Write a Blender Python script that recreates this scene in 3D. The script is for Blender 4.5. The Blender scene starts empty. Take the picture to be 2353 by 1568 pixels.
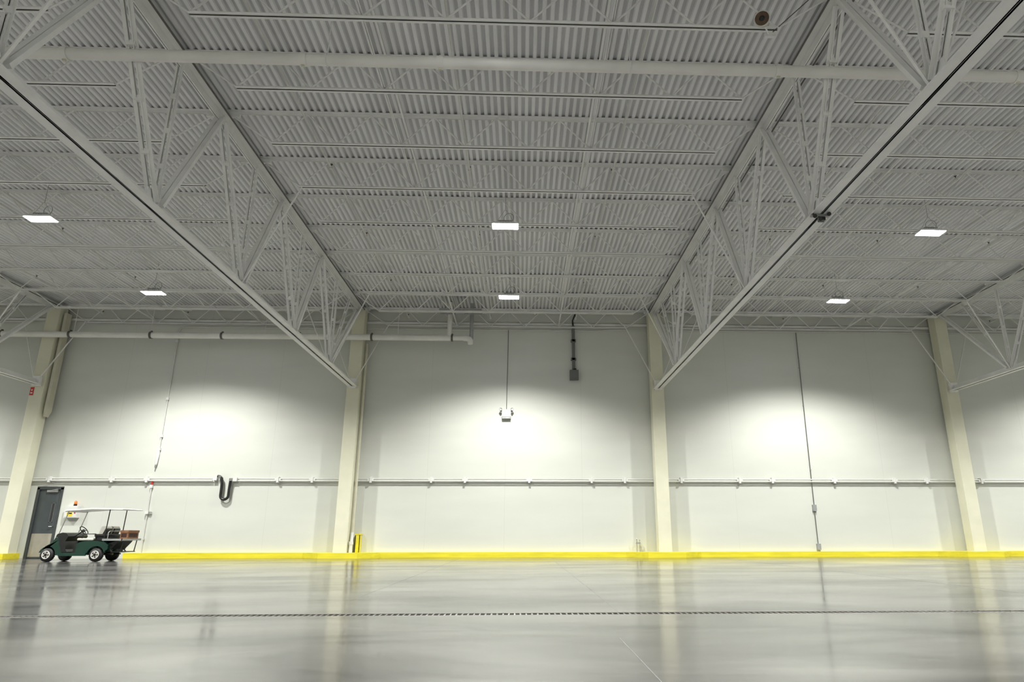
import bpy, math, random
from mathutils import Vector, Matrix
random.seed(4)
D=23.25; W=10.67; XL=-5.9; ZT=8.65; ZB=5.75; S=1.665; Y0=23.05; YB=-13.5
XW0=-27.6; XW1=26.5
TX=[XL+W*k for k in range(-2,4)]      # trusses
def jy(k): return Y0-S*k
NJ=22
# ------------------------------------------------------------ materials
def mat(name,col,rough=.5,metal=0,emis=None,es=0,noise=None,bump=0,bscale=20,coat=0,spec=.5):
    m=bpy.data.materials.new(name); m.use_nodes=True; nt=m.node_tree; b=nt.nodes['Principled BSDF']
    b.inputs['Base Color'].default_value=(*col,1); b.inputs['Roughness'].default_value=rough
    b.inputs['Metallic'].default_value=metal; b.inputs['Specular IOR Level'].default_value=spec
    if emis: b.inputs['Emission Color'].default_value=(*emis,1); b.inputs['Emission Strength'].default_value=es
    tc=nt.nodes.new('ShaderNodeTexCoord')
    if noise:
        sc,amt=noise[0],noise[1]; stretch=noise[2] if len(noise)>2 else (1,1,1)
        mp=nt.nodes.new('ShaderNodeMapping'); mp.inputs['Scale'].default_value=stretch
        n=nt.nodes.new('ShaderNodeTexNoise'); n.inputs['Scale'].default_value=sc; n.inputs['Detail'].default_value=5
        r=nt.nodes.new('ShaderNodeValToRGB')
        r.color_ramp.elements[0].position=.3; r.color_ramp.elements[1].position=.7
        r.color_ramp.elements[0].color=(*[c*(1-amt) for c in col],1); r.color_ramp.elements[1].color=(*[min(1,c*(1+amt)) for c in col],1)
        nt.links.new(tc.outputs['Object'],mp.inputs[0]); nt.links.new(mp.outputs[0],n.inputs[0]); nt.links.new(n.outputs[0],r.inputs[0]); nt.links.new(r.outputs[0],b.inputs['Base Color'])
    return m
M_steel=mat('painted_steel',(.80,.80,.785),.5,noise=(3,.06))
M_steel_d=mat('galvanised_steel',(.36,.37,.37),.45,.3,noise=(6,.12))
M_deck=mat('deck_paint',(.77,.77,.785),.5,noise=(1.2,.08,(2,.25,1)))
M_deck_shade=mat('deck_flute_shade',(.53,.53,.545),.55,noise=(1.2,.10,(2,.25,1)))  # deck paint darkened, groove shade put into the colour
M_col=mat('column_cream_paint',(.70,.685,.54),.45,noise=(2,.04))
M_tan=mat('pipe_tan',(.60,.58,.46),.45,noise=(3,.05))
M_pipe=mat('pipe_white',(.76,.75,.71),.45,noise=(2,.07))
M_band=mat('coupling_dark',(.10,.095,.085),.5,noise=(8,.2))
M_yel=mat('yellow_curb_paint',(.74,.64,.03),.45,noise=(3,.10,(.5,2,4)))
M_white=mat('white_plastic',(.72,.72,.70),.4,noise=(5,.03))
M_offw=mat('conduit_white',(.62,.62,.59),.4,noise=(5,.05))
M_grey=mat('grey_box',(.13,.135,.13),.5,noise=(5,.08))
M_door=mat('door_paint',(.06,.072,.076),.4,noise=(4,.08))
M_doorf=mat('door_frame_paint',(.05,.058,.06),.4,noise=(4,.08))
M_kick=mat('kick_plate',(.42,.39,.32),.35,.3,noise=(6,.08))
M_black=mat('black_rubber',(.012,.012,.013),.55,noise=(20,.3))
M_blackg=mat('black_plastic',(.012,.013,.013),.35,noise=(20,.2))
M_silver=mat('bare_metal',(.5,.5,.5),.3,.9,noise=(8,.1))
M_green=mat('green_body_paint',(.003,.034,.022),.18,noise=(3,.12))
M_glass=mat('dark_glass',(.02,.022,.025),.1,noise=(3,.1))
M_roofw=mat('canopy_white',(.78,.78,.80),.35,noise=(4,.03))
M_seat=mat('seat_vinyl',(.60,.58,.52),.45,noise=(12,.05))
M_card=mat('cardboard',(.25,.12,.06),.8,noise=(10,.12))
M_cardd=mat('carton_label',(.05,.018,.013),.7,noise=(10,.2))
M_red=mat('red_paint',(.55,.03,.02),.35,noise=(6,.1))
M_orange=mat('orange_lens',(.9,.2,.02),.25,noise=(6,.1))
M_rust=mat('rusty_bronze',(.10,.06,.035),.6,noise=(15,.3))
M_dark=mat('dark_void',(.01,.01,.01),.9,noise=(15,.3))
M_lens=mat('led_lens',(1,1,1),.4,emis=(.96,.98,1),es=45)
M_label=mat('yellow_label',(.8,.6,.03),.5,noise=(6,.05))

def wall_material():
    m=bpy.data.materials.new('wall_panel_paint'); m.use_nodes=True; nt=m.node_tree; b=nt.nodes['Principled BSDF']
    N=nt.nodes.new; L=nt.links.new
    tc=N('ShaderNodeTexCoord'); sp=N('ShaderNodeSeparateXYZ'); L(tc.outputs['Object'],sp.inputs[0])
    def M(op,a,bv=None):
        n=N('ShaderNodeMath'); n.operation=op
        for i,v in enumerate((a,bv)):
            if v is None: continue
            if isinstance(v,(int,float)): n.inputs[i].default_value=v
            else: L(v,n.inputs[i])
        return n.outputs[0]
    x=M('ADD',sp.outputs[0],40*2.6675+1.92); fr=M('FRACT',M('DIVIDE',x,2.6675)); d=M('LESS_THAN',M('ABSOLUTE',M('SUBTRACT',fr,.5)),.0018)
    mp=N('ShaderNodeMapping'); mp.inputs['Scale'].default_value=(.25,1,1.2); L(tc.outputs['Object'],mp.inputs[0])
    n=N('ShaderNodeTexNoise'); n.inputs['Scale'].default_value=1.1; n.inputs['Detail'].default_value=6; L(mp.outputs[0],n.inputs[0])
    r=N('ShaderNodeValToRGB'); r.color_ramp.elements[0].position=.3; r.color_ramp.elements[1].position=.75
    r.color_ramp.elements[0].color=(.60,.61,.56,1); r.color_ramp.elements[1].color=(.655,.665,.612,1); L(n.outputs[0],r.inputs[0])
    mx=N('ShaderNodeMixRGB'); mx.inputs[2].default_value=(.55,.55,.51,1); L(d,mx.inputs[0]); L(r.outputs[0],mx.inputs[1]); L(mx.outputs[0],b.inputs['Base Color'])
    b.inputs['Roughness'].default_value=.42
    return m
M_wall=wall_material()
def floor_material():
    m=bpy.data.materials.new('polished_concrete'); m.use_nodes=True; nt=m.node_tree; b=nt.nodes['Principled BSDF']
    N=nt.nodes.new; L=nt.links.new
    tc=N('ShaderNodeTexCoord')
    mp=N('ShaderNodeMapping'); mp.inputs['Scale'].default_value=(.45,1,1); L(tc.outputs['Object'],mp.inputs[0])
    n=N('ShaderNodeTexNoise'); n.inputs['Scale'].default_value=.7; n.inputs['Detail'].default_value=9; n.inputs['Roughness'].default_value=.62; n.inputs['Distortion'].default_value=.7; L(mp.outputs[0],n.inputs[0])
    r=N('ShaderNodeValToRGB'); r.color_ramp.elements[0].position=.36; r.color_ramp.elements[1].position=.64
    r.color_ramp.elements[0].color=(.034,.033,.035,1); r.color_ramp.elements[1].color=(.120,.116,.113,1); L(n.outputs[0],r.inputs[0]); L(r.outputs[0],b.inputs['Base Color'])
    n2=N('ShaderNodeTexNoise'); n2.inputs['Scale'].default_value=.8; n2.inputs['Detail'].default_value=6; L(mp.outputs[0],n2.inputs[0])
    mr=N('ShaderNodeMapRange'); mr.inputs[1].default_value=.3; mr.inputs[2].default_value=.7; mr.inputs[3].default_value=.09; mr.inputs[4].default_value=.20
    L(n2.outputs[0],mr.inputs[0]); L(mr.outputs[0],b.inputs['Roughness'])
    n4=N('ShaderNodeTexNoise'); n4.inputs['Scale'].default_value=.55; n4.inputs['Detail'].default_value=9; n4.inputs['Roughness'].default_value=.68; L(mp.outputs[0],n4.inputs[0])
    ms=N('ShaderNodeMapRange'); ms.inputs[1].default_value=.38; ms.inputs[2].default_value=.62; ms.inputs[3].default_value=.22; ms.inputs[4].default_value=.48
    L(n4.outputs[0],ms.inputs[0]); L(ms.outputs[0],b.inputs['Specular IOR Level'])
    b.inputs['IOR'].default_value=1.5
    return m
M_floor=floor_material()

# ------------------------------------------------------------ mesh builder
class MB:
    def __init__(s): s.v=[]; s.f=[]; s.m=[]; s.sm=[]; s.mats=[]
    def mi(s,m):
        if m not in s.mats: s.mats.append(m)
        return s.mats.index(m)
    def add(s,vs,fs,m,smooth=False):
        o=len(s.v); s.v+= [tuple(v) for v in vs]; i=s.mi(m)
        for f in fs: s.f.append([o+j for j in f]); s.m.append(i); s.sm.append(smooth)
    def box(s,x0,x1,y0,y1,z0,z1,m):
        v=[(x,y,z) for z in(z0,z1) for y in(y0,y1) for x in(x0,x1)]
        s.add(v,[(0,2,3,1),(4,5,7,6),(0,1,5,4),(2,6,7,3),(0,4,6,2),(1,3,7,5)],m)
    def cbox(s,c,sz,m): s.box(c[0]-sz[0]/2,c[0]+sz[0]/2,c[1]-sz[1]/2,c[1]+sz[1]/2,c[2]-sz[2]/2,c[2]+sz[2]/2,m)
    def beam(s,p0,p1,a,b,m,ref=(1,0,0)):
        p0=Vector(p0);p1=Vector(p1);d=(p1-p0).normalized();r=Vector(ref);r=(r-d*r.dot(d)).normalized();t=d.cross(r)
        v=[p+r*(i*a/2)+t*(j*b/2) for p in(p0,p1) for i,j in((-1,-1),(1,-1),(1,1),(-1,1))]
        s.add(v,[(3,2,1,0),(4,5,6,7),(0,1,5,4),(1,2,6,5),(2,3,7,6),(3,0,4,7)],m)
    def sweep(s,pts,rs,m,n=10,cap=True):
        pts=[Vector(p) for p in pts]
        if not hasattr(rs,'__len__'): rs=[rs]*len(pts)
        d0=(pts[1]-pts[0]).normalized(); r=Vector((0,0,1)) if abs(d0.z)<.9 else Vector((1,0,0))
        vs=[]
        for i,p in enumerate(pts):
            a=pts[max(i-1,0)];b=pts[min(i+1,len(pts)-1)];d=(b-a)
            d=d.normalized() if d.length>1e-9 else d0
            r=(r-d*r.dot(d)).normalized();t=d.cross(r)
            for k in range(n):
                an=2*math.pi*k/n; vs.append(p+(r*math.cos(an)+t*math.sin(an))*rs[i])
        fs=[]
        for i in range(len(pts)-1):
            for k in range(n):
                k2=(k+1)%n; fs.append((i*n+k,i*n+k2,(i+1)*n+k2,(i+1)*n+k))
        s.add(vs,fs,m,True)
        if cap:
            s.add(vs[:n],[list(range(n))[::-1]],m); s.add(vs[-n:],[list(range(n))],m)
    def tube(s,p0,p1,r,m,n=10): s.sweep([p0,p1],r,m,n)
    def prism(s,prof,y0,y1,m,axis='y',smooth=False):   # prof (x,z)
        n=len(prof)
        if axis=='y': v=[(x,y0,z) for x,z in prof]+[(x,y1,z) for x,z in prof]
        elif axis=='z': v=[(x,z,y0) for x,z in prof]+[(x,z,y1) for x,z in prof]
        else: v=[(y0,x,z) for x,z in prof]+[(y1,x,z) for x,z in prof]
        s.add(v,[(i,(i+1)%n,n+(i+1)%n,n+i) for i in range(n)],m,smooth)
        s.add(v[:n],[list(range(n))[::-1]],m); s.add(v[n:],[list(range(n))],m)
    def ball(s,c,r,m,n=12,sc=(1,1,1)):
        vs=[];fs=[];h=n//2
        for i in range(h+1):
            th=math.pi*i/h
            for k in range(n):
                ph=2*math.pi*k/n; vs.append((c[0]+r*sc[0]*math.sin(th)*math.cos(ph),c[1]+r*sc[1]*math.sin(th)*math.sin(ph),c[2]+r*sc[2]*math.cos(th)))
        for i in range(h):
            for k in range(n): fs.append((i*n+k,i*n+(k+1)%n,(i+1)*n+(k+1)%n,(i+1)*n+k))
        s.add(vs,fs,m,True)
    def torus(s,c,R,r,m,ax=(0,0,1),n=24,k=8):
        ax=Vector(ax).normalized(); a=Vector((1,0,0)) if abs(ax.x)<.9 else Vector((0,1,0)); a=(a-ax*a.dot(ax)).normalized(); b=ax.cross(a); c=Vector(c)
        vs=[];fs=[]
        for i in range(n):
            t=2*math.pi*i/n; d=a*math.cos(t)+b*math.sin(t)
            for j in range(k):
                u=2*math.pi*j/k; vs.append(c+d*(R+r*math.cos(u))+ax*(r*math.sin(u)))
        for i in range(n):
            for j in range(k): fs.append((i*k+j,((i+1)%n)*k+j,((i+1)%n)*k+(j+1)%k,i*k+(j+1)%k))
        s.add(vs,fs,m,True)
    def obj(s,name,loc=(0,0,0),parent=None,bevel=0):
        me=bpy.data.meshes.new(name); me.from_pydata(s.v,[],s.f)
        for m in s.mats: me.materials.append(m)
        me.polygons.foreach_set('material_index',s.m); me.polygons.foreach_set('use_smooth',s.sm); me.update()
        o=bpy.data.objects.new(name,me); bpy.context.scene.collection.objects.link(o); o.location=loc
        if parent: o.parent=parent
        if bevel:
            b=o.modifiers.new('bevel','BEVEL'); b.width=bevel; b.segments=2; b.limit_method='ANGLE'; b.angle_limit=.7
        return o
def empty(name,loc=(0,0,0)):
    e=bpy.data.objects.new(name,None); bpy.context.scene.collection.objects.link(e); e.location=loc; return e

# ------------------------------------------------------------ room shell
DY=6.75; DWD=.09
b=MB()
b.box(XW0,XW1,YB,DY-DWD,-.12,0,M_floor); b.box(XW0,XW1,DY+DWD,D+.1,-.12,0,M_floor)
b.obj('floor')
b=MB()   # trench drain
b.box(XW0+.1,XW1-.1,DY-DWD,DY+DWD,-.12,-.10,M_dark)
for sgn in(-1,1): b.box(XW0+.1,XW1-.1,DY+sgn*(DWD-.008)-.008,DY+sgn*(DWD-.008)+.008,-.1,.0,M_band)
x=XW0+.2
while x<XW1-.2:
    b.box(x,x+.016,DY-DWD+.018,DY+DWD-.018,-.03,-.003,M_band); x+=.055
b.obj('trench_drain')
b=MB()
for xx,ya,yb in((-1.95,8.0,22.9),(.95,6.9,22.9),(.72,-10,5.2),(-7.4,6.9,22.9),(6.4,6.9,22.9),(11.8,6.9,22.9),(-4.6,-10,6.6),(6.0,-10,6.6)):
    b.box(xx-.003,xx+.003,ya,yb,0,.0008,M_grey)
b.obj('floor_control_joints')
DX0,DX1,DZ=-16.20,-15.34,2.30
b=MB(); b.box(XW0,DX0,D,D+.2,0,8.95,M_wall); b.box(DX1,XW1,D,D+.2,0,8.95,M_wall); b.box(DX0,DX1,D,D+.2,DZ,8.95,M_wall); b.obj('wall_back')
def wallbox(n,*a):
    b=MB(); b.box(*a,M_wall); return b.obj(n)
wallbox('wall_front',XW0,XW1,YB-.2,YB,0,8.95)
wallbox('wall_left',XW0-.2,XW0,YB,D,0,8.95)
wallbox('wall_right',XW1,XW1+.2,YB,D,0,8.95)
# corrugated deck
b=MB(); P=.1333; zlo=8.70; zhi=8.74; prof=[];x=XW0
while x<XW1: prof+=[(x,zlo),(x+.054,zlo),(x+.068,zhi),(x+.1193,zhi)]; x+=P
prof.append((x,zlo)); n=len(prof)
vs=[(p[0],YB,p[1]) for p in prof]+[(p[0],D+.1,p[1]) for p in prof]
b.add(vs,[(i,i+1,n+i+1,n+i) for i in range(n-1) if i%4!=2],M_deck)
b.add(vs,[(i,i+1,n+i+1,n+i) for i in range(n-1) if i%4==2],M_deck_shade)  # recessed flats get the shade-darkened deck colour
b.box(XW0,XW1,YB,D+.1,8.80,8.95,M_steel_d)
b.obj('ceiling')

# ------------------------------------------------------------ columns
for X in TX[1:5]+[TX[0]]:
    for yc in (22.93,YB+.35):
        b=MB(); w=.22; d=.2
        b.box(X-w,X+w,yc-d,yc+d,0,8.52,M_col)
        b.box(X-w-.03,X+w+.03,yc-d-.03,yc+d+.03,8.52,8.56,M_steel)
        b.box(X-.12,X+.12,yc-d-.12*(1 if yc>0 else -1)-.02,yc-d,ZB-.14,ZB+.2,M_steel)
        b.obj('steel_column',bevel=.012)
# ------------------------------------------------------------ trusses
def truss(X,right):
    b=MB(); ya=22.72; yb=YB+.6
    for s in(-1,1):
        def bx(x0,x1,z0,z1): b.box(min(X+s*x0,X+s*x1),max(X+s*x0,X+s*x1),yb,ya,z0,z1,M_steel)
        bx(.008,.160,ZB-.085,ZB-.068); bx(.008,.024,ZB-.085,ZB+.085)
        bx(.010,.15,ZT-.10,ZT-.082); bx(.010,.028,ZT-.25,ZT-.082)
    b.box(X-.006,X+.006,yb,ya,ZB-.080,ZB-.070,M_steel_d)
    zt=ZT-.19; zb=ZB
    def gus(y,z,l=.42,h=.26): b.box(X-.008,X+.008,y-l/2,y+l/2,z-h/2,z+h/2,M_steel)
    def pair(y0,z0,y1,z1,off,w):
        for s in(-1,1):
            b.beam((X+s*off,y0,z0),(X+s*off,y1,z1),w,.012,M_steel)
            b.beam((X+s*(off-w/2+.006),y0,z0),(X+s*(off-w/2+.006),y1,z1),.012,w,M_steel)
        for t in(.25,.5,.75):
            c=Vector((X,y0,z0)).lerp(Vector((X,y1,z1)),t); b.cbox(c,(off*2,.06,.09),M_steel)
    for k in range(2,NJ-1,2):
        y=jy(k); gus(y,zb+.07,.5,.3)
        if jy(k+1)>yb: pair(y-.05,zb+.05,jy(k+1),zt,.062,.066); gus(jy(k+1),zt)
        pair(y,zb+.05,y,zt,.045,.048)
        k2=k-1; yt=jy(k2)
        if k==2:
            pair(y+.03,zb+.05,jy(1),zt,.035,.04); yt=22.7
        for s in(-1,1): b.beam((X+s*.052,y+.1,zb+.05),(X+s*.052,yt-.1,zt+.03),.085,.06,M_steel)
    for k in [0]+list(range(2,NJ-1,4)):
        for s in(-1,1):
            b.beam((X+s*.05,min(jy(k),22.6),ZB+.02),(X+s*1.05,min(jy(k),22.9),8.0),.04,.02,M_steel,(0,1,0))
    for s in ((1,) if not right else (-1,1)):   # cable run clipped to the top chord
        b.tube((X+s*.19,yb,ZT-.15),(X+s*.19,ya,ZT-.15),.016,M_band,6)
    b.obj('roof_truss')
for i,X in enumerate(TX): truss(X,i>=3)
# ------------------------------------------------------------ joists
for k in range(NJ):
    y=jy(k); b=MB()
    for s in(-1,1):
        b.box(XW0+.05,XW1-.05,min(y+s*.008,y+s*.07),max(y+s*.008,y+s*.07),ZT+.04,ZT+.05,M_steel)
        b.box(XW0+.05,XW1-.05,min(y+s*.008,y+s*.014),max(y+s*.008,y+s*.014),ZT-.015,ZT+.05,M_steel)
    for i in range(5):
        xa=TX[i]+1.0; xb=TX[i+1]-1.0
        for s in(-1,1):
            b.box(xa,xb,min(y+s*.008,y+s*.058),max(y+s*.008,y+s*.058),7.99,7.998,M_steel)
            b.box(xa,xb,min(y+s*.008,y+s*.015),max(y+s*.008,y+s*.015),7.99,8.045,M_steel)
        nP=7; dx=(xb-xa)/nP
        for j in range(nP):
            p=xa+dx*j
            b.tube((p,y,8.02),(p+dx/2,y,ZT+.02),.017,M_steel,6); b.tube((p+dx/2,y,ZT+.02),(p+dx,y,8.02),.017,M_steel,6)
        b.tube((xa,y,8.02),(TX[i]+.1,y,ZT+.0),.016,M_steel,6); b.tube((xb,y,8.02),(TX[i+1]-.1,y,ZT),.016,M_steel,6)
        for t in(TX[i]+.2,TX[i+1]-.2): b.box(t-.12,t+.12,y-.03,y+.03,ZT-.082,ZT+.0,M_steel)
    b.obj('roof_joist')
b=MB()
for i in range(5):
    c=(TX[i]+TX[i+1])/2
    for o in(-1.85,1.85):
        b.box(c+o-.02,c+o+.02,YB+.1,D-.1,8.045,8.051,M_steel); b.box(c+o-.003,c+o+.003,YB+.1,D-.1,8.045,8.085,M_steel)
        b.box(c+o-.02,c+o+.02,YB+.1,D-.1,ZT-.02,ZT-.012,M_steel)
    for o in(-3.4,-.9,1.85,3.4,-1.85,.9):
        b.beam((c+o,jy(1),8.0),(c+o+.1,D-.1,8.55),.03,.03,M_steel)
b.obj('joist_bridging')
# ------------------------------------------------------------ sprinkler branches + mains
for i in range(5):
    c=(TX[i]+TX[i+1])/2
    for o in(-3.55,-.62,2.45):
        b=MB(); x=c+o
        b.tube((x,YB+.3,8.22),(x,22.75,8.22),.021,M_offw,8)
        y=22.6
        while y>YB+1:
            b.tube((x,y,8.22),(x,y,8.30),.012,M_rust,6); b.tube((x,y,8.30),(x,y,8.305),.03,M_rust,8); b.cbox((x,y,8.22),(.055,.07,.055),M_offw)
            b.tube((x,y+1.2,8.22),(x,y+1.2,8.69),.006,M_steel,5)
            y-=3.33
        b.obj('sprinkler_branch_pipe')
b=MB(); yp,zp=8.5,7.61
b.tube((XW0+.05,yp,zp),(XW1-.05,yp,zp),.088,M_pipe,20)
for x in(-14.1,-10.6,-6.85,-3.35,-1.3,3.9,7.7,11.2,-17.6,-21,15,18.6,22):
    b.tube((x-.05,yp,zp),(x+.05,yp,zp),.102,M_pipe,20); b.cbox((x,yp,zp+.1),(.05,.03,.06),M_pipe); b.cbox((x,yp,zp-.105),(.05,.03,.04),M_tan)
for x in(-21,-13,-8.6,-3.0,1.6,6.5,12,18): b.tube((x,yp,zp),(x,yp,8.69),.008,M_steel,6); b.torus((x,yp,zp),.095,.007,M_steel,(1,0,0))
b.obj('sprinkler_main_pipe')
b=MB(); yp,zp=22.38,7.37
b.tube((XW0+.05,yp,zp),(-2.45,yp,zp),.105,M_pipe,20)
b.tube((-2.45,yp,zp),(-2.0,yp,zp),.085,M_pipe,20)
b.sweep([(-2.1,yp,zp),(-1.98,yp,zp-.005),(-1.9,yp,zp-.04),(-1.86,yp,zp-.1),(-1.86,yp,zp-.22)],[.1,.105,.105,.105,.09],M_pipe,18)
b.tube((-1.84,yp+.12,zp),(-1.84,yp+.12,8.69),.07,M_steel_d,16)
b.sweep([(-2.6,yp,zp),(-2.6,yp,8.1),(-2.6,yp+.02,8.4),(-2.6,yp,8.69)],.085,M_pipe,16)
for x in(-20,-17.9,-15.6,-12.87,-10.45,-7.8,-5.3,-2.5): b.tube((x-.035,yp,zp),(x+.035,yp,zp),.125,M_band,20); b.cbox((x,yp,zp+.13),(.05,.05,.05),M_band)
for x in(-19,-15.5,-12.9,-9,-4.4): b.tube((x,yp,zp),(x,yp,8.69),.008,M_steel,6)
# slotted support frame that carries the riser
for yy in(21.6,22.0): b.box(-2.9,-1.45,yy,yy+.06,8.14,8.21,M_steel_d)
for j in range(8): b.box(-2.88+j*.19,-2.77+j*.19,21.65,22.0,8.16,8.19,M_steel_d)
b.cbox((-2.2,21.8,8.12),(.3,.25,.06),M_steel_d)
for x in(-2.85,-1.5): b.tube((x,21.8,8.2),(x,21.8,8.69),.012,M_steel,6)
b.obj('drain_header_pipe')

# ------------------------------------------------------------ curb
b=MB()
def curb(poly,h=.17):
    pr=poly+[(poly[-1][0],D-.001),(poly[0][0],D-.001)]
    b.prism(pr,0,h,M_yel,'z')
def jog(X): return [(X-1.25,23.07),(X-.62,22.50),(X+.62,22.50),(X+1.25,23.07)]
curb([(-12.95,23.07)]+jog(TX[2])+jog(TX[3])+jog(TX[4])+[(XW1-.02,23.07)])
curb([(XW0+.02,23.07)]+jog(TX[1])[:2]+[(-16.32,22.5),(-16.32,23.2)])
b.obj('baseboard_back',bevel=.015)

# ------------------------------------------------------------ door
b=MB(); x0,x1,zt=-16.16,-15.38,2.26; yf=D-.02
b.box(x0-.035,x0+.045,yf,D+.1,0,zt,M_doorf); b.box(x1-.045,x1+.035,yf,D+.1,0,zt,M_doorf); b.box(x0-.035,x1+.035,yf,D+.1,zt-.06,zt+.035,M_doorf)
dy=D+.03
b.box(x0+.05,x1-.05,dy,dy+.05,.01,zt-.065,M_door)
b.box(x0+.055,x1-.055,dy-.006,dy,.05,.78,M_kick)
b.box(x1-.25,x1-.17,dy-.006,dy,1.15,1.75,M_glass)
for a in((x1-.27,x1-.25,1.13,1.77),(x1-.17,x1-.15,1.13,1.77),(x1-.27,x1-.15,1.75,1.77),(x1-.27,x1-.15,1.13,1.15)): b.box(a[0],a[1],dy-.01,dy,a[2],a[3],M_grey)
b.box(x0+.30,x1-.12,dy-.06,dy,zt-.15,zt-.08,M_silver)
b.beam((x0+.4,dy-.07,zt-.1),(x1-.08,dy-.11,zt-.06),.02,.03,M_silver,(0,0,1))
b.tube((x1-.10,dy,1.0),(x1-.10,dy-.06,1.0),.015,M_silver); b.tube((x1-.10,dy-.06,1.0),(x1-.2,dy-.06,1.0),.012,M_silver)
b.obj('door_1')
# ------------------------------------------------------------ wall rails and conduits
b=MB()
for z in(2.56,2.485): 
    for i in range(len(TX)-1):
        if i==1: spans=[(TX[i]+.24,-10.44),(-9.6,TX[i+1]-.24)]
        else: spans=[(TX[i]+.24,TX[i+1]-.24)]
        for a,c in spans: b.tube((a,D-.10,z),(c,D-.10,z),.022,M_offw,8)
for i in range(len(TX)-1):
    for o in(.75,2.8,3.95,6.15,8.3,9.45):
        x=TX[i]+o
        if -10.45<x<-9.6: continue
        b.box(x-.10,x+.10,D-.125,D-.002,2.485,2.56,M_white); b.box(x-.035,x+.035,D-.14,D-.002,2.43,2.625,M_white)
        b.box(x-.15,x+.15,D-.03,D-.002,2.43,2.455,M_offw)
b.obj('wall_conduit_run')
b=MB()
b.box(XW0+.02,XW1-.02,D-.07,D-.062,8.12,8.22,M_steel); b.box(XW0+.02,XW1-.02,D-.07,D-.002,8.21,8.22,M_steel)
b.obj('wall_ledger_angle')
b=MB()
b.sweep([(-12.2,D-.05,7.93),(2.6,D-.05,7.93),(3.2,D-.05,7.98),(XW1-.1,D-.05,7.98)],.022,M_offw,8)
b.obj('upper_wall_conduit')
b=MB()
b.sweep([(-12.38,D-.05,7.5),(-12.38,D-.05,7.75),(-12.33,D-.05,7.88),(-12.22,D-.05,7.93)],.022,M_offw,8)
b.tube((-12.38,D-.05,7.5),(-12.40,D-.05,3.3),.022,M_offw,8)
for z in(7.4,5.3,4.0,3.55): b.cbox((-12.39,D-.05,z),(.08,.08,.09),M_white)
b.sweep([(-12.40,D-.06,3.5),(-12.40,D-.07,3.42),(-12.41,D-.09,3.15),(-12.41,D-.09,3.02)],[.03,.05,.05,.035],M_white,12)
b.tube((-12.41,D-.09,3.02),(-12.42,D-.09,2.92),.02,M_silver,8)
b.obj('electrical_conduit_drop')
b=MB()
b.tube((-12.45,D-.06,2.40),(-12.45,D-.06,.17),.024,M_offw,8); b.tube((-12.45,D-.06,2.36),(-12.45,D-.06,2.46),.035,M_red,8); b.cbox((-12.45,D-.06,2.3),(.09,.08,.1),M_white)
b.cbox((-12.45,D-.07,1.45),(.11,.1,.1),M_white); b.cbox((-12.36,D-.07,1.45),(.12,.05,.04),M_silver); b.cbox((-12.45,D-.06,.6),(.07,.06,.05),M_offw)
b.obj('air_line_drop')
b=MB()
b.tube((10.16,D-.04,7.94),(10.13,D-.04,1.7),.013,M_grey,8); b.tube((10.12,D-.04,1.5),(10.12,D-.04,.4),.013,M_grey,8)
b.box(10.06,10.19,D-.09,D-.002,1.5,1.71,M_steel_d); b.box(10.06,10.19,D-.09,D-.002,.22,.42,M_steel_d)
for z in(6.6,5.2,3.8,2.9): b.cbox((10.145,D-.03,z),(.05,.04,.025),M_silver)
b.obj('outlet_conduit_drop')
b=MB(); x=1.83
b.box(x-.055,x+.055,D-.15,D-.09,6.45,8.1,M_grey); b.box(x-.09,x+.09,D-.15,D-.002,7.5,7.58,M_grey); b.box(x-.09,x+.09,D-.15,D-.002,6.8,6.88,M_grey)
b.sweep([(x,D-.12,8.05),(x-.02,D-.12,8.3),(x+.1,D-.22,8.6)],.03,M_blackg,8)
b.box(1.69,2.0,D-.20,D-.002,6.07,6.42,M_grey); b.box(1.72,1.97,D-.215,D-.20,6.1,6.39,M_grey); b.tube((1.87,D-.18,6.42),(1.87,D-.18,6.47),.05,M_blackg)
b.obj('electrical_disconnect_box')
b=MB(); x=-.57
b.tube((x+.03,D-.09,7.93),(x,D-.09,4.98),.012,M_grey,8)
b.box(x-.16,x+.16,D-.13,D-.01,4.72,4.93,M_white); b.box(x-.15,x+.15,D-.14,D-.01,4.65,4.71,M_steel_d); b.box(x-.05,x+.05,D-.1,D-.02,4.93,4.99,M_white)
for s in(-1,1):
    b.tube((x+s*.14,D-.1,4.9),(x+s*.19,D-.12,4.94),.02,M_offw); b.sweep([(x+s*.19,D-.05,5.0),(x+s*.19,D-.12,4.99),(x+s*.2,D-.2,4.97)],[.02,.035,.055],M_steel_d,14)
    b.tube((x+s*.2,D-.2,4.97),(x+s*.2,D-.205,4.97),.045,M_silver,14); b.tube((x+s*.19,D-.12,4.93),(x+s*.2,D-.12,4.86),.025,M_steel_d)
b.obj('emergency_light')
b=MB()
for x in(3.88,3.98): b.tube((x,D-.15,.17),(x,D-.15,.56),.012,M_silver,8)
b.cbox((3.93,D-.15,.45),(.16,.04,.03),M_silver); b.ball((3.88,D-.15,.58),.025,M_silver); b.ball((3.98,D-.15,.55),.022,M_silver)
b.obj('stub_up_valve')
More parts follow.
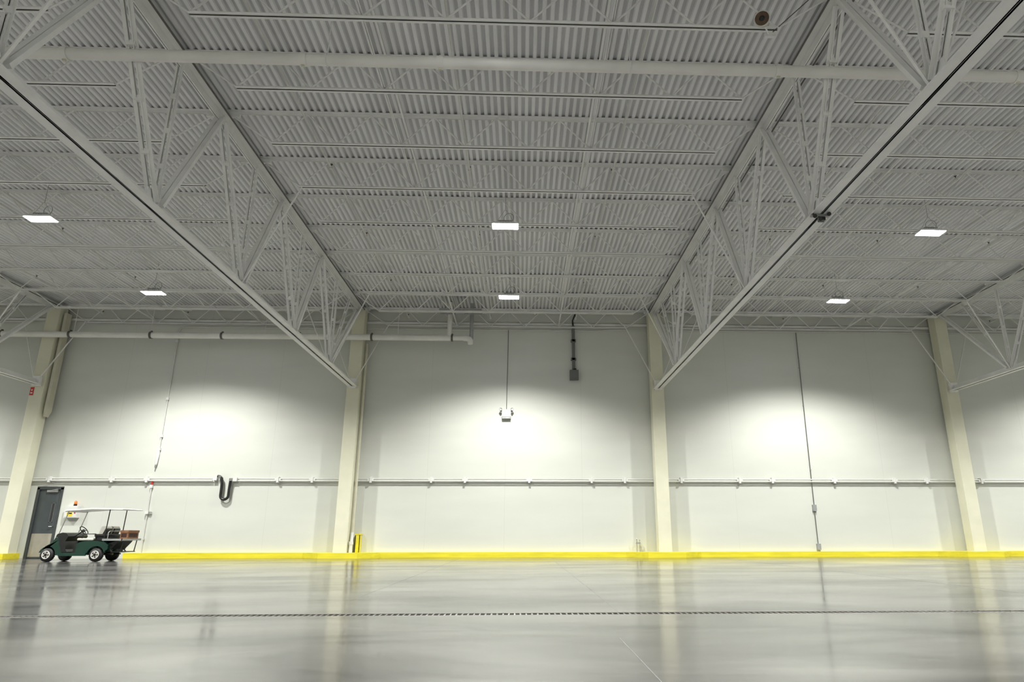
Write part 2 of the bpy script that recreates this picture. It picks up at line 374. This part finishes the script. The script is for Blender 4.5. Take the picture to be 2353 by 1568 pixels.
# U exhaust hose
b=MB()
cl=[(-10.28,2.64),(-10.20,2.63),(-10.13,2.56),(-10.10,2.4),(-10.10,2.1)]
for t in range(0,11):
    a=math.pi+math.pi*t/10; cl.append((-9.97+.13*math.cos(a),2.0+.13*math.sin(a)))
cl+=[(-9.84,2.2),(-9.83,2.45),(-9.80,2.54)]
dense=[]
for a,c in zip(cl[:-1],cl[1:]):
    L=math.hypot(c[0]-a[0],c[1]-a[1]); nn=max(1,int(L/.018))
    for j in range(nn): dense.append((a[0]+(c[0]-a[0])*j/nn,a[1]+(c[1]-a[1])*j/nn))
b.sweep([(p[0],D-.13,p[1]) for p in dense],[.050 if i%2 else .040 for i in range(len(dense))],M_blackg,12)
for p in((-10.2,2.60),(-9.82,2.52)): b.tube((p[0],D-.13,p[1]-.04),(p[0],D-.13,p[1]+.05),.06,M_silver,14)
b.cbox((-9.69,D-.08,2.53),(.14,.12,.12),M_white); b.cbox((-10.36,D-.08,2.56),(.13,.12,.12),M_white)
b.obj('exhaust_hose')
b=MB(); x=-5.59;y=23.0
b.tube((x,y,.55),(x,y,7.3),.048,M_tan,14)
for z in(1.0,3.0,5.0,7.0): b.tube((x,y,z),(x,y,z+.06),.056,M_tan,14)
b.sweep([(x,y,.8),(x-.0,y-.05,.5),(x-.0,y-.12,.42)],.055,M_white,12); b.sweep([(x-.0,y-.1,.17),(x,y-.1,.5)],.065,M_white,14); b.tube((x,y-.1,.42),(x,y-.1,.52),.08,M_white,14)
b.obj('downspout')
b=MB()
b.box(-5.48,-5.33,22.98,23.0,.17,.76,M_yel); b.box(-5.48,-5.46,22.98,D-.01,.17,.76,M_yel); b.box(-5.35,-5.33,22.98,D-.01,.17,.76,M_yel)
b.box(-5.50,-5.31,22.97,D-.01,.72,.76,M_yel)
b.obj('pipe_guard')
b=MB(); x=-16.22
b.box(x-.05,x+.05,22.85,23.1,4.8,8.3,M_tan); b.prism([(x-.05,4.8),(x+.05,4.8),(x-.03,4.6)],22.85,23.1,M_tan)
b.obj('conduit_raceway')
b=MB(); b.box(-16.77,-16.65,22.715,22.728,5.3,5.58,M_red); b.box(-16.745,-16.675,22.711,22.716,5.36,5.40,M_white); b.prism([(-16.745,5.50),(-16.675,5.50),(-16.71,5.44)],22.711,22.716,M_white)
b.obj('fire_extinguisher_sign')
b=MB(); x=-16.90;y=D-.16
b.sweep([(x,y,.62),(x,y,.64),(x,y,1.02),(x,y,1.08),(x,y,1.12)],[.07,.085,.085,.06,.025],M_red,16)
b.tube((x,y,1.12),(x,y,1.18),.02,M_silver); b.box(x-.02,x+.09,y-.015,y+.015,1.17,1.20,M_blackg); b.sweep([(x+.03,y,1.15),(x+.11,y,1.08),(x+.12,y,.8),(x+.11,y,.7)],.014,M_black,8); b.box(x-.04,x+.04,y-.09,y-.083,.78,.95,M_white)
b.box(x-.06,x+.06,y+.08,D-.001,.6,1.15,M_steel_d)
b.obj('fire_extinguisher')
b=MB()
b.box(-15.08,-14.66,D-.16,D-.001,1.28,1.66,M_white); b.box(-15.06,-14.68,D-.168,D-.16,1.30,1.64,M_white); b.box(-14.98,-14.80,D-.172,D-.168,1.33,1.46,M_label); b.box(-14.96,-14.82,D-.174,D-.172,1.40,1.44,M_blackg)
b.tube((-14.81,D-.09,1.66),(-14.81,D-.09,1.72),.05,M_blackg,14); b.sweep([(-14.81,D-.09,1.72),(-14.81,D-.09,1.80),(-14.81,D-.09,1.83)],[.045,.043,.02],M_orange,14)
b.box(-14.75,-14.71,D-.18,D-.168,1.42,1.50,M_red)
b.obj('control_panel')

# ------------------------------------------------------------ lamps
LP=2450
def lamp(X,Y,Z=7.72):
    b=MB(); w,d=.62,.30
    b.box(-w/2,w/2,-d/2,d/2,.0,.045,M_white); b.box(-w/2+.012,w/2-.012,-d/2+.012,d/2-.012,-.014,.0,M_lens)
    for i in range(9): b.box(-w/2+.05+i*.06,-w/2+.06+i*.06,-d/2+.03,d/2-.03,.045,.075,M_white)
    b.box(-.16,.16,-.06,.06,.075,.13,M_steel_d)
    for s in(-1,1): b.tube((s*.24,0,.045),(s*.02,0,.42),.004,M_steel_d,5)
    b.tube((0,0,.4),(0,0,8.69-Z),.006,M_steel_d,5)
    b.torus((.08,.05,.24),.12,.007,M_steel_d,(.25,1,0))
    e=b.obj('high_bay_light',(X,Y,Z))
    L=bpy.data.lights.new('led_array','SPOT'); L.energy=LP; L.color=(.995,1,.94); L.spot_size=math.radians(139); L.spot_blend=.52; L.shadow_soft_size=.14
    o=bpy.data.objects.new('led_array',L); bpy.context.scene.collection.objects.link(o); o.parent=e; o.location=(0,0,-.16)
for X in(-21.8,-11.13,-.45,9.67+.15,20.8):
    for Y in(19.1,14.24,7.0,1.2,-4.6,-10): lamp(X,Y)
b=MB()
for X in(-21.8,-11.13,-.45,9.82,20.8): b.tube((X+.1,YB+.2,8.58),(X+.1,D-.1,8.58),.013,M_offw,6)
b.obj('lighting_conduit')
# ------------------------------------------------------------ speaker
b=MB(); c=Vector((3.42,7.75,7.88)); d=Vector((-.45,-.8,-.35)).normalized()
b.sweep([c-d*.16,c-d*.12,c-d*.02,c+d*.05,c+d*.06],[.03,.075,.10,.115,.118],M_tan,20); b.torus(c+d*.06,.108,.010,M_offw,d,28,8); b.tube(c+d*.055,c+d*.065,.098,M_rust,24); b.sweep([c+d*.065,c+d*.09],[.04,.015],M_blackg,12)
b.tube(c-d*.1,c+Vector((.2,.3,0)),.012,M_steel); b.cbox(c+Vector((.22,.3,.0)),(.16,.05,.07),M_steel); b.tube(c+Vector((.2,.32,0)),c+Vector((.9,.1,.6)),.008,M_band,6)
b.obj('ceiling_speaker')
b=MB(); X=TX[3]
b.box(X-.17,X+.12,9.43,9.49,ZB-.125,ZB-.088,M_steel_d)
for dx,dy,dz in((-.14,-.06,-.14),(.08,-.08,-.11),(-.04,-.02,-.17)):
    p=Vector((X+dx,9.45+dy,ZB+dz-.01)); q=Vector((-.3,-.8,-.4)).normalized()
    b.tube(p-q*.06,p+q*.06,.028,M_silver,12); b.tube(p+q*.06,p+q*.07,.033,M_blackg,12); b.tube(p,p+Vector((0,.05,.08)),.010,M_blackg,6)
b.cbox((X+.02,9.5,ZB-.15),(.09,.09,.06),M_blackg); b.cbox((X+.19,9.3,ZB+.0),(.05,.12,.06),M_silver)
b.obj('security_camera_cluster')

# ------------------------------------------------------------ golf cart
cart=empty('golf_cart',(-13.5,20.25,0))
def part(n,b,bev=0): return b.obj(n,parent=cart,bevel=bev)
TW=.86
def wheel(n,x,y,r=.19):
    b=MB(); w=.15
    b.sweep([(x,y-w/2,r),(x,y-w/2+.015,r),(x,y-w/2+.04,r),(x,y+w/2-.04,r),(x,y+w/2-.015,r),(x,y+w/2,r)],[r*.62,r*.9,r*.995,r*.995,r*.9,r*.62],M_black,28)
    for i in range(24):
        a=2*math.pi*i/24; b.beam((x+math.cos(a)*r*.985,y-w/2+.03,r+math.sin(a)*r*.985),(x+math.cos(a)*r*.985,y+w/2-.03,r+math.sin(a)*r*.985),.018,.008,M_black,(-math.sin(a),0,math.cos(a)))
    s=-1 if y<TW/2 else 1; yo=y+s*(w/2)
    b.tube((x,yo-s*.03,r),(x,yo+s*.004,r),r*.56,M_seat,24); b.torus((x,yo+s*.003,r),r*.55,.010,M_white,(0,1,0)); b.tube((x,yo,r),(x,yo+s*.018,r),r*.2,M_blackg,14)
    for i in range(5):
        a=2*math.pi*i/5; b.tube((x+math.cos(a)*r*.37,yo,r+math.sin(a)*r*.37),(x+math.cos(a)*r*.37,yo+s*.009,r+math.sin(a)*r*.37),.020,M_blackg,8)
    part(n,b)
wheel('wheel_1',0,.07); wheel('wheel_2',1.36,.07); wheel('wheel_3',0,TW-.02); wheel('wheel_4',1.36,TW-.02)
def arc(cx,cz,r,a0,a1,n=8): return [(cx+r*math.cos(math.radians(a0+(a1-a0)*i/n)),cz+r*math.sin(math.radians(a0+(a1-a0)*i/n))) for i in range(n+1)]
b=MB()
pf=[(-.12,.26)]+[(-.13,.33),(-.08,.42),(.0,.47),(.10,.52),(.16,.66),(.20,.70),(.24,.69),(.27,.60),(.36,.42),(.40,.30),(.40,.20),(.24,.19)]+arc(0,.19,.235,0,165,8)
b.prism(pf,.02,TW+.03,M_green)
part('front_cowl',b,.02)
b=MB(); b.box(-.16,-.10,.08,TW-.03,.22,.30,M_blackg)
for y in(.14,TW-.09): b.tube((-.135,y,.38),(-.10,y,.39),.04,M_white,14)
part('front_bumper',b,.01)
b=MB(); b.prism([(.17,.68),(.20,.76),(.34,.80),(.46,.78),(.52,.70),(.46,.56),(.50,.34),(.56,.26),(.40,.26),(.30,.50),(.25,.68)],.01,TW+.04,M_blackg)  # dash, carried down as a black liner in place of legroom shade
b.prism([(.70,.25),(.72,.52),(.80,.585),(.80,.25)],.03,TW+.02,M_blackg)  # seat-front skirt, black to paint in the legroom shade
part('dashboard_and_shade_liner',b,.01)
b=MB(); b.box(.40,1.02,.0,TW+.05,.21,.245,M_blackg); b.box(.34,1.10,-.02,.02,.16,.25,M_green); b.box(.34,1.10,TW+.03,TW+.07,.16,.25,M_green)
b.box(-.05,1.7,.22,.30,.18,.23,M_blackg); b.box(-.05,1.7,TW-.27,TW-.19,.18,.23,M_blackg)
for x in(0,1.36): b.tube((x,.08,.19),(x,TW-.05,.19),.025,M_blackg)
part('floor_pan',b)
b=MB()
pr=[(.80,.20),(.79,.48),(.86,.53),(1.05,.57),(1.3,.57),(1.55,.54),(1.68,.46),(1.68,.34),(1.62,.30)]+arc(1.36,.19,.24,15,165,10)+[(1.08,.20)]
b.prism(pr,.0,TW+.05,M_green); part('rear_body',b,.025)
b=MB(); b.box(.76,1.22,.02,TW+.03,.575,.645,M_seat); part('seat_cushion',b,.03)
b=MB(); b.box(1.24,1.62,.06,TW-.02,.56,.68,M_blackg); b.box(1.22,1.58,.04,TW,.68,.76,M_blackg); part('engine_cover',b,.02)
b=MB()
for y0 in(.10,.50):
    b.prism([(1.30,.74),(1.40,.74),(1.47,.93),(1.44,.98),(1.35,.97)],y0,y0+.32,M_seat)
    b.prism([(1.42,.74),(1.46,.74),(1.50,.90),(1.475,.92)],y0+.02,y0+.30,M_blackg)
part('seat_back',b,.025)
b=MB()
for y in(.04,TW+.01):
    b.sweep([(.90,y,.60),(.90,y,.72),(.94,y,.76),(1.26,y,.76)],.012,M_blackg,8); b.tube((1.26,y,.76),(1.28,y,.60),.012,M_blackg,8)
part('arm_rail',b)
b=MB(); st=Vector((.76,.28,.86)); ax=Vector((.72,0,.6)).normalized()
b.torus(st,.14,.013,M_blackg,ax,28,8); b.tube(st,Vector((.42,.28,.62)),.018,M_blackg); b.tube(st-ax*.03,st+ax*.01,.045,M_blackg)
t=ax.cross(Vector((0,1,0))).normalized()
for v in(Vector((0,1,0)),Vector((0,-1,0)),t*-1 ): b.tube(st,st+v*.14,.01,M_blackg,6)
part('steering_wheel',b)
b=MB()
rp=[(.30,1.39),(.36,1.435),(1.1,1.49),(1.92,1.475),(1.97,1.455),(1.96,1.435),(1.1,1.45),(.37,1.40),(.31,1.375)]
b.prism(rp,-.06,TW+.12,M_roofw); part('canopy',b,.012)
b=MB()
for y in(.03,TW+.02):
    b.tube((.20,y,.66),(.40,y,1.42),.013,M_silver,8)
    b.tube((1.52,y,.54),(1.55,y,1.46),.014,M_blackg,8)
part('canopy_posts',b)
b=MB(); b.box(1.62,2.04,-.02,TW+.09,.585,.61,M_steel_d); b.box(1.50,2.06,-.03,-.02,.575,.63,M_steel_d); b.box(2.04,2.06,-.03,TW+.10,.575,.63,M_steel_d); b.box(1.5,2.06,TW+.09,TW+.10,.575,.63,M_steel_d)
b.prism([(1.6,.50),(1.9,.585),(1.9,.55),(1.72,.34),(1.6,.34)],.1,TW-.05,M_blackg); b.box(1.72,2.0,.1,TW-.0,.25,.275,M_blackg)
for y in(.12,TW-.04): b.tube((1.98,y,.26),(2.02,y,.58),.014,M_blackg,8); b.tube((1.75,y,.26),(1.66,y,.36),.016,M_blackg,8)
b.sweep([(1.62,.02,.61),(1.62,.02,.80),(1.64,.05,.84),(1.64,TW,.84),(1.62,TW+.03,.80),(1.62,TW+.03,.61)],.012,M_silver,8)
part('cargo_deck',b)
b=MB(); b.box(1.80,2.02,.30,.86,.613,.86,M_card); b.box(1.79,2.03,.29,.87,.80,.865,M_card); b.box(2.02,2.024,.36,.80,.67,.78,M_cardd); b.box(1.83,1.99,.296,.30,.67,.78,M_cardd)
part('cardboard_box',b,.004)

# ------------------------------------------------------------ world, camera
w=bpy.data.worlds.new('w'); bpy.context.scene.world=w; w.use_nodes=True; w.node_tree.nodes['Background'].inputs[0].default_value=(.5,.5,.5,1); w.node_tree.nodes['Background'].inputs[1].default_value=.02
f,p,yaw,roll,px=1518.3163,0.2855,0.038,0.0013,1257.74
c,sn=math.cos(yaw),math.sin(yaw)
r=Vector((c,-sn,0));fh=Vector((sn,c,0));z=Vector((0,0,1))
fw=fh*math.cos(p)+z*math.sin(p);up=-fh*math.sin(p)+z*math.cos(p)
R=math.cos(roll)*r-math.sin(roll)*up;U=math.sin(roll)*r+math.cos(roll)*up
cam=bpy.data.cameras.new('camera'); co=bpy.data.objects.new('camera',cam); bpy.context.scene.collection.objects.link(co)
m=Matrix((R,U,-fw)).transposed().to_4x4(); m.translation=(0,0,.72); co.matrix_world=m
cam.sensor_width=36; cam.sensor_fit='HORIZONTAL'; cam.lens=f/2353*36; cam.shift_x=-(px-1176.5)/2353; cam.clip_end=200; cam.clip_start=.05
sc=bpy.context.scene; sc.camera=co
sc.view_settings.view_transform='Standard'; sc.view_settings.look='None'; sc.view_settings.exposure=0
